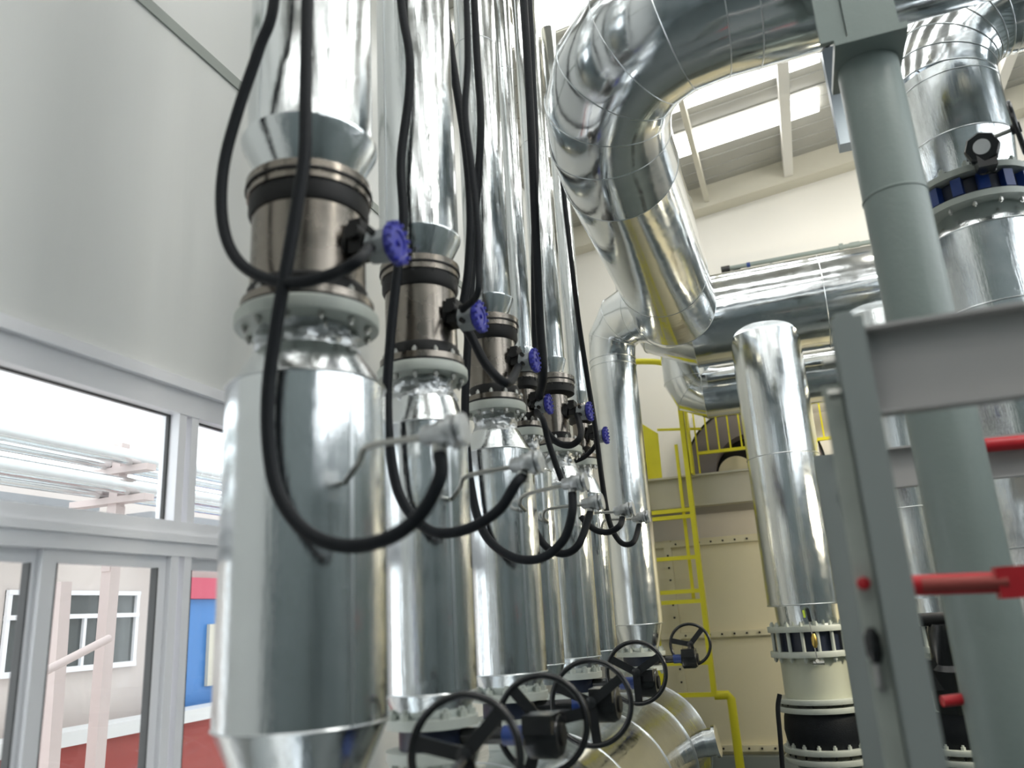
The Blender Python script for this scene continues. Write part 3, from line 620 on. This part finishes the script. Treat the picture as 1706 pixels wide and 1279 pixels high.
# ------------------------------------------------------------------ small pipe along the back wall
t = thing('conduit_pipe', 'slim grey green pipe with a blue band along the cream wall', 'pipe', (.5, 11.85, 7.35))
a = onY(1205, 449, 11.8); b = onY(1460, 401, 11.8); b = a+(b-a)*1.6
MB().cyl(a, b, .035, 16).build('tube', PALED, t); MB().cyl(a+(b-a)*.1, a+(b-a)*.115, .04, 16).build('blue_band', BLUEV, t)
MB().cyl(a-(b-a).normalized()*.03, a+(b-a).normalized()*.1, .05, 12).cyl(a+Vector((.05, 0, -.08)), a+Vector((.25, 0, -.06)), .03, 10).build('black_end', BLK, t)
for k_ in (.2, .45, .8): c_ = a+(b-a)*k_; bx(c_.x-.02, c_.x+.02, c_.y-.01, 12.0, c_.z-.05, c_.z-.02).build('wall_clip', PALED, t)
MB().cyl(a+(b-a)*.48, a+(b-a)*.495, .06, 16).build('union', PALED, t); MB().cyl(a+(b-a)*.52, a+(b-a)*.56, .045, 16).build('union', PALED, t)

# ------------------------------------------------------------------ platform, casing, ladder, rails
CY = 11.10
pb = thing('platform_beam', 'deep cream steel beam carrying the platform above the casing', 'beam', (0, 10.85, 3.6))
za, zb_ = onY(1160, 792, 10.8).z, onY(1200, 838, 10.8).z
B = MB(); bx(-2.9, 3.5, 10.82, 10.84, zb_, za, B); bx(-2.9, 3.5, 10.74, 10.94, za-.012, za+.012, B); bx(-2.9, 3.5, 10.74, 10.94, zb_-.012, zb_+.012, B); B.build('beam', CREAMB, pb)
bx(-2.9, 3.5, 10.945, 11.95, zb_, za).build('deck', BEAMG, pb)
cs = thing('bolted_casing', 'cream bolted steel plate casing behind the yellow ladder', 'casing', (.3, 11.2, 0))
ztop = onY(1200, 893, CY).z
bx(-1.95, 3.0, CY+.05, 11.9, .3, ztop).build('plate', CREAMP, cs)
f = MB()
zs = (onY(1200, 1056, CY).z, onY(1250, 1246, CY).z, ztop-.06)
for z_ in zs: bx(-1.95, 3.0, CY-.02, CY+.05, z_-.035, z_+.035, f)
for x_ in (-1.72, .75): bx(x_-.05, x_+.05, CY-.015, CY+.05, .3, ztop, f)
fo = f.build('flange_strip', CREAMP, cs)
def panel_bolt(p):
    o = bpy.data.objects.new('panel_bolt', BOLTS); COL.objects.link(o); o.parent = fo; o.location = Vector(p)-WL[fo]; o.rotation_euler = (PI/2, 0, 0)
for z_ in zs:
    x_ = -1.6
    while x_ < .5: panel_bolt((x_, CY-.03, z_)); x_ += .155
z_ = zs[1]+.15
while z_ < ztop-.12: panel_bolt((-1.72, CY-.025, z_)); z_ += .16
bx(-1.95, 3.0, CY-.1, CY+.3, zs[1]-.45, zs[1]-.08).build('base_rail', GREY, cs)

LY = 10.62
ld = thing('yellow_ladder', 'yellow steel ladder rising to the platform in front of the cream casing', 'ladder', (-1.2, LY, 1.2))
top = onY(1131, 628, LY); mid = onY(1150, 850, LY); bot = onY(1190, 1155, LY)
lx = (top.x+mid.x+bot.x)/3
MB().bar((lx, LY, bot.z-.02), (lx, LY, top.z), .115, .06).build('rail', YEL, ld)
MB().bar((lx-.62, LY, bot.z-.02), (lx-.62, LY, top.z-.9), .11, .06).build('rail', YEL, ld)
MB().bar((lx-.13, LY+.12, mid.z-1.1), (lx-.13, LY+.12, mid.z+.9), .05, .04).build('guide_rail', YEL, ld)
for yy in (851, 862, 930, 986, 1003, 1105, 1158):
    z_ = onY(1125, yy, LY).z; MB().bar((lx-.62, LY-(.02 if yy in (862, 1003) else 0), z_), (lx, LY-(.02 if yy in (862, 1003) else 0), z_), .065, .05).build('rung', YEL, ld)
a = onY(1192, 1158, LY); b = onY(1216, 1158, LY); c = onY(1238, 1285, LY)
MB().sweep([(lx, LY, a.z), (b.x-.02, LY, a.z), (b.x+.01, LY, a.z-.04), (b.x+.02, LY, .2)], .052, 12).build('offset_leg', YEL, ld)
MB().sweep(smooth_path([onY(x, y, LY) for x, y in ((1040, 603), (1075, 602), (1102, 604), (1119, 614), (1130, 632))], 5), .042, 12).build('top_loop', YEL, ld)
MB().bar((top.x+.03, LY+.05, za), (top.x+.03, LY+.05, top.z), .20, .03).build('gate_post', YEL, ld)
gt = thing('yellow_gate', 'yellow panel gate on the platform left of the ladder', 'gate', (-1.7, 10.82, za))
g1 = onY(1068, 705, 10.82); g2_ = onY(1096, 722, 10.82)
mb = MB(); n0 = len(mb.v)
for yy in (10.81, 10.835):
    for (x_, z_) in ((g1.x-.3, za+.012), (onY(1102, 785, 10.82).x, za+.012), (g2_.x, g2_.z), (g1.x, g1.z), (g1.x-.3, g1.z+.1)): mb.v.append(Vector((x_, yy, z_)))
mb.f += [(0, 1, 2, 3, 4), (9, 8, 7, 6, 5)] + [(i, i+5, (i+1) % 5+5, (i+1) % 5) for i in range(5)]
mb.build('panel', YEL, gt)
MB().bar(onY(1095, 716, 10.82), onY(1168, 714, 10.82), .035, .03).build('top_rail', YEL, gt)
ral = thing('yellow_railing', 'yellow guard railing of close upright bars on the platform edge', 'railing', (-.8, 10.80, za))
rb0 = onY(1150, 757, 10.80); zr = (onY(1150, 757, 10.80).z+onY(1240, 746, 10.80).z)/2
xs0 = onY(1158, 720, 10.80).x
MB().bar((xs0, 10.80, zr), (3.0, 10.80, zr), .05, .04).build('bottom_rail', YEL, ral)
MB().bar((xs0, 10.80, zr+.78), (3.0, 10.80, zr+.78), .05, .04).build('top_rail', YEL, ral)
x_ = xs0
k = 0
while x_ < 2.9:
    MB().bar((x_, 10.80, zr if k % 6 else za), (x_, 10.80, zr+.78), .03, .02).build('upright', YEL, ral); x_ += .145; k += 1
fn = thing('fan_casing', 'grey purple round fan casing behind the yellow railing', 'fan', (.0, 11.3, za))
fc = onY(1262, 812, 11.2)
fz = za+.02
def arch(cx, z0, ri, ro, y0, y1, name, m):     # a half round standing on the deck
    mb = MB(); n = 40
    for y_ in (y0, y1):
        for rr in (ri, ro):
            for i in range(n+1): a = PI*i/n; mb.v.append(Vector((cx+rr*math.cos(a), y_, z0+rr*math.sin(a))))
    k = n+1
    for i in range(n):
        mb.f += [(i, i+1, k+i+1, k+i), (2*k+i, 3*k+i, 3*k+i+1, 2*k+i+1), (k+i, k+i+1, 3*k+i+1, 3*k+i), (i, 2*k+i, 2*k+i+1, i+1)]
    for i in (0, n): mb.f.append((i, k+i, 3*k+i, 2*k+i))
    return mb.build(name, m, fn)
arch(fc.x, fz, .50, .88, 11.0, 11.5, 'ring', DUCTM)
arch(fc.x, fz, .875, .90, 10.985, 11.01, 'edge_bead', BLK)
arch(fc.x, fz, .01, .50, 11.3, 11.35, 'dark_inlet', DARKST)
arch(fc.x-.24, fz, .01, .24, 11.15, 11.2, 'cream_disc', CREAMP)
a = onY(1195, 690, 11.7)
tag(MB().sweep(smooth_path([(a.x-.35, 11.7, za+.03), (a.x-.26, 11.7, a.z-.25), (a.x+.1, 11.7, a.z), (a.x+1.8, 11.7, a.z+.05)], 6), .2, 32).build('curved_duct', CREAM), 'pale curved duct over the round fan casing', 'duct')

# ------------------------------------------------------------------ pressure taps on the lower risers
def tapset(k, Y, r, x0, x1, ex, ey, label, yo):
    y_ = Y-r-yo
    e = onY(ex, ey, y_); s = onY(x0, x1, y_)
    t = thing('pressure_tap', label, 'fitting', e, 'impulse tube fittings on the lower risers')
    root = Vector((min(s.x, RX+r*.9), Y-r*.55, s.z-.07))
    pts = smooth_path([root, Vector((s.x-.01, y_+.02, s.z-.04)), Vector((s.x+.04, y_, s.z+.005)), Vector((e.x-.05, y_, e.z-.005))], 6)
    MB().sweep(pts, .011, 12).build('tube', TUBEM, t)
    fx = MB(); fx.rings(e-Vector((.07, 0, 0)), (1, 0, .02), [(.018, 0), (.032, .01), (.036, .05), (.045, .065), (.045, .10), (.03, .11), (.03, .13)], 20); fx.build('fitting', FOIL, t)
    fd = MB(); fd.rings(e+Vector((.035, 0, .0)), (1, 0, .1), [(.03, 0), (.055, .0), (.055, .018), (.03, .018), (.03, .03), (.052, .03), (.052, .045), (.02, .048)], 24); fd.build('cap_flange', FOIL, t)
    MB().cyl(e+Vector((-.01, 0, -.03)), e+Vector((-.01, 0, -.075)), .024, 16).build('hose_ferrule', BOLTM, t)
    return e+Vector((-.01, 0, -.055))
TP = {}
TP['A'] = tapset('A', 2.54, .295, 597, 748, 736, 722, 'nearest thin tube and blurred foil wrapped fitting off the widest pipe', .03)
TP['B'] = tapset('B', 3.57, .215, 766, 796, 874, 773, 'foil wrapped fitting with a cap flange off the second pipe', .03)
TP['C'] = tapset('C', 4.61, .225, 866, 826, 955, 805, 'foil wrapped fitting off the third pipe, below a hanging hose end', .02)
TP['D'] = tapset('D', 5.24, .150, 905, 850, 985, 838, 'foil wrapped ball fitting just right of the third one', .02)
TP['E'] = tapset('E', 5.97, .210, 972, 858, 1038, 850, 'small foil fitting in front of the tall pipe, left one of two', .02)
TP['F'] = tapset('F', 6.80, .150, 1003, 868, 1066, 862, 'small foil fitting on the tall pipe, furthest right', .02)

# ------------------------------------------------------------------ black hoses
def hose(px, Y, label, end=None, r=.022, start=None, wob=0):
    pts = [onY(x, y, Y) for x, y in px]
    if start is not None: pts = [Vector(start)] + pts
    if end is not None: pts.append(Vector(end))
    if px[0][1] < 5:                              # hung from high up under the roof
        d = pts[1]-pts[0] if start is None else pts[2]-pts[1]; pts = [Vector((pts[0].x, pts[0].y, 8.0)), Vector((pts[0].x, pts[0].y, pts[0].z+.6))] + pts
    return tag(MB().sweep(smooth_path(pts, 8), r, 14).build('black_hose', RUB), label, 'hose', 'black hoses hanging among the risers')
hose([(457, -2), (432, 80), (398, 180), (374, 270), (369, 350), (384, 415), (422, 455), (485, 471), (550, 458), (600, 432)], 2.2, 'leftmost black hose looping past the white wall to the nearest valve', end=BOX['A']+Vector((.02, -.07, -.03)))
hose([(512, -2), (509, 150), (508, 250), (497, 330), (480, 430), (461, 540), (447, 650), (448, 745), (465, 825), (510, 885), (575, 909), (645, 897), (700, 857), (733, 795)], 2.2, 'longest black hose crossing the nearest valve and looping to the nearest fitting', end=TP['A'], r=.0235)
hose([(668, -2), (682, 90), (681, 160), (668, 270), (672, 370), (660, 470), (650, 570), (645, 660), (650, 750), (668, 830), (715, 883), (775, 882), (830, 850), (860, 805)], 3.28, 'black hose hanging over the second pipe and looping to the second fitting', end=TP['B'], r=.024)
hose([(740, -2), (755, 110), (775, 240), (784, 350), (780, 450), (770, 530), (785, 560), (812, 610), (845, 638)], 3.95, 'black hose slanting down past the second valve and looping to the third', end=BOX['C']+Vector((0, -.07, -.05)), r=.026)
hose([(777, -2), (779, 100), (775, 190), (786, 280), (795, 370), (797, 440), (795, 490)], 3.3, 'short black hose dropping to the blue dial of the second valve', end=BOX['B']+Vector((.03, -.06, .03)), r=.018)
hose([(790, -2), (795, 100), (801, 200), (797, 290), (790, 380), (784, 480), (778, 600), (775, 690), (783, 800), (805, 885), (850, 926), (900, 930), (938, 900), (953, 855)], 4.32, 'black hose passing between the second and third pipes to the third fitting', end=TP['C'], r=.025)
hose([(872, -2), (880, 120), (887, 260), (893, 400), (899, 530), (905, 620)], 4.95, 'thick straight black hose dropping to the lowest blue dial', end=BOX['D']+Vector((.03, -.05, .05)), r=.030)
hose([(882, -2), (888, 120), (893, 260), (890, 400), (890, 520), (893, 620), (900, 690), (920, 730), (948, 742), (968, 725)], 5.55, 'black hose beside the thick straight one, looping up to the fifth valve dial', end=BOX['E']+Vector((0, -.05, -.03)), r=.024)
hose([(905, 700), (912, 730), (925, 770), (936, 800)], 4.9, 'short black hose end reaching down to the third fitting', end=None, start=BOX['D']+Vector((0, -.04, -.05)), r=.020)
hose([(936, 285), (948, 400), (962, 520), (977, 620), (992, 715), (1003, 800), (1015, 868), (1034, 903), (1055, 903)], 6.45, 'rightmost long black hose ending on the tall pipe', end=TP['F'], r=.022, start=onY(925, 100, 6.45))
hose([(880, 835), (890, 880), (912, 912), (940, 922), (965, 905)], 4.95, 'black hose loop rising to the ball fitting', end=TP['D'], r=.024)
hose([(968, 860), (978, 872), (995, 884), (1015, 886), (1032, 876)], 5.6, 'small black hose loop below the left fitting of the tall pipe', end=TP['E'], r=.022)
hose([(958, 768), (975, 760), (992, 742)], 6.5, 'small black hose curling up to the furthest blue dial', end=BOX['F']+Vector((0, -.03, -.04)), r=.020)
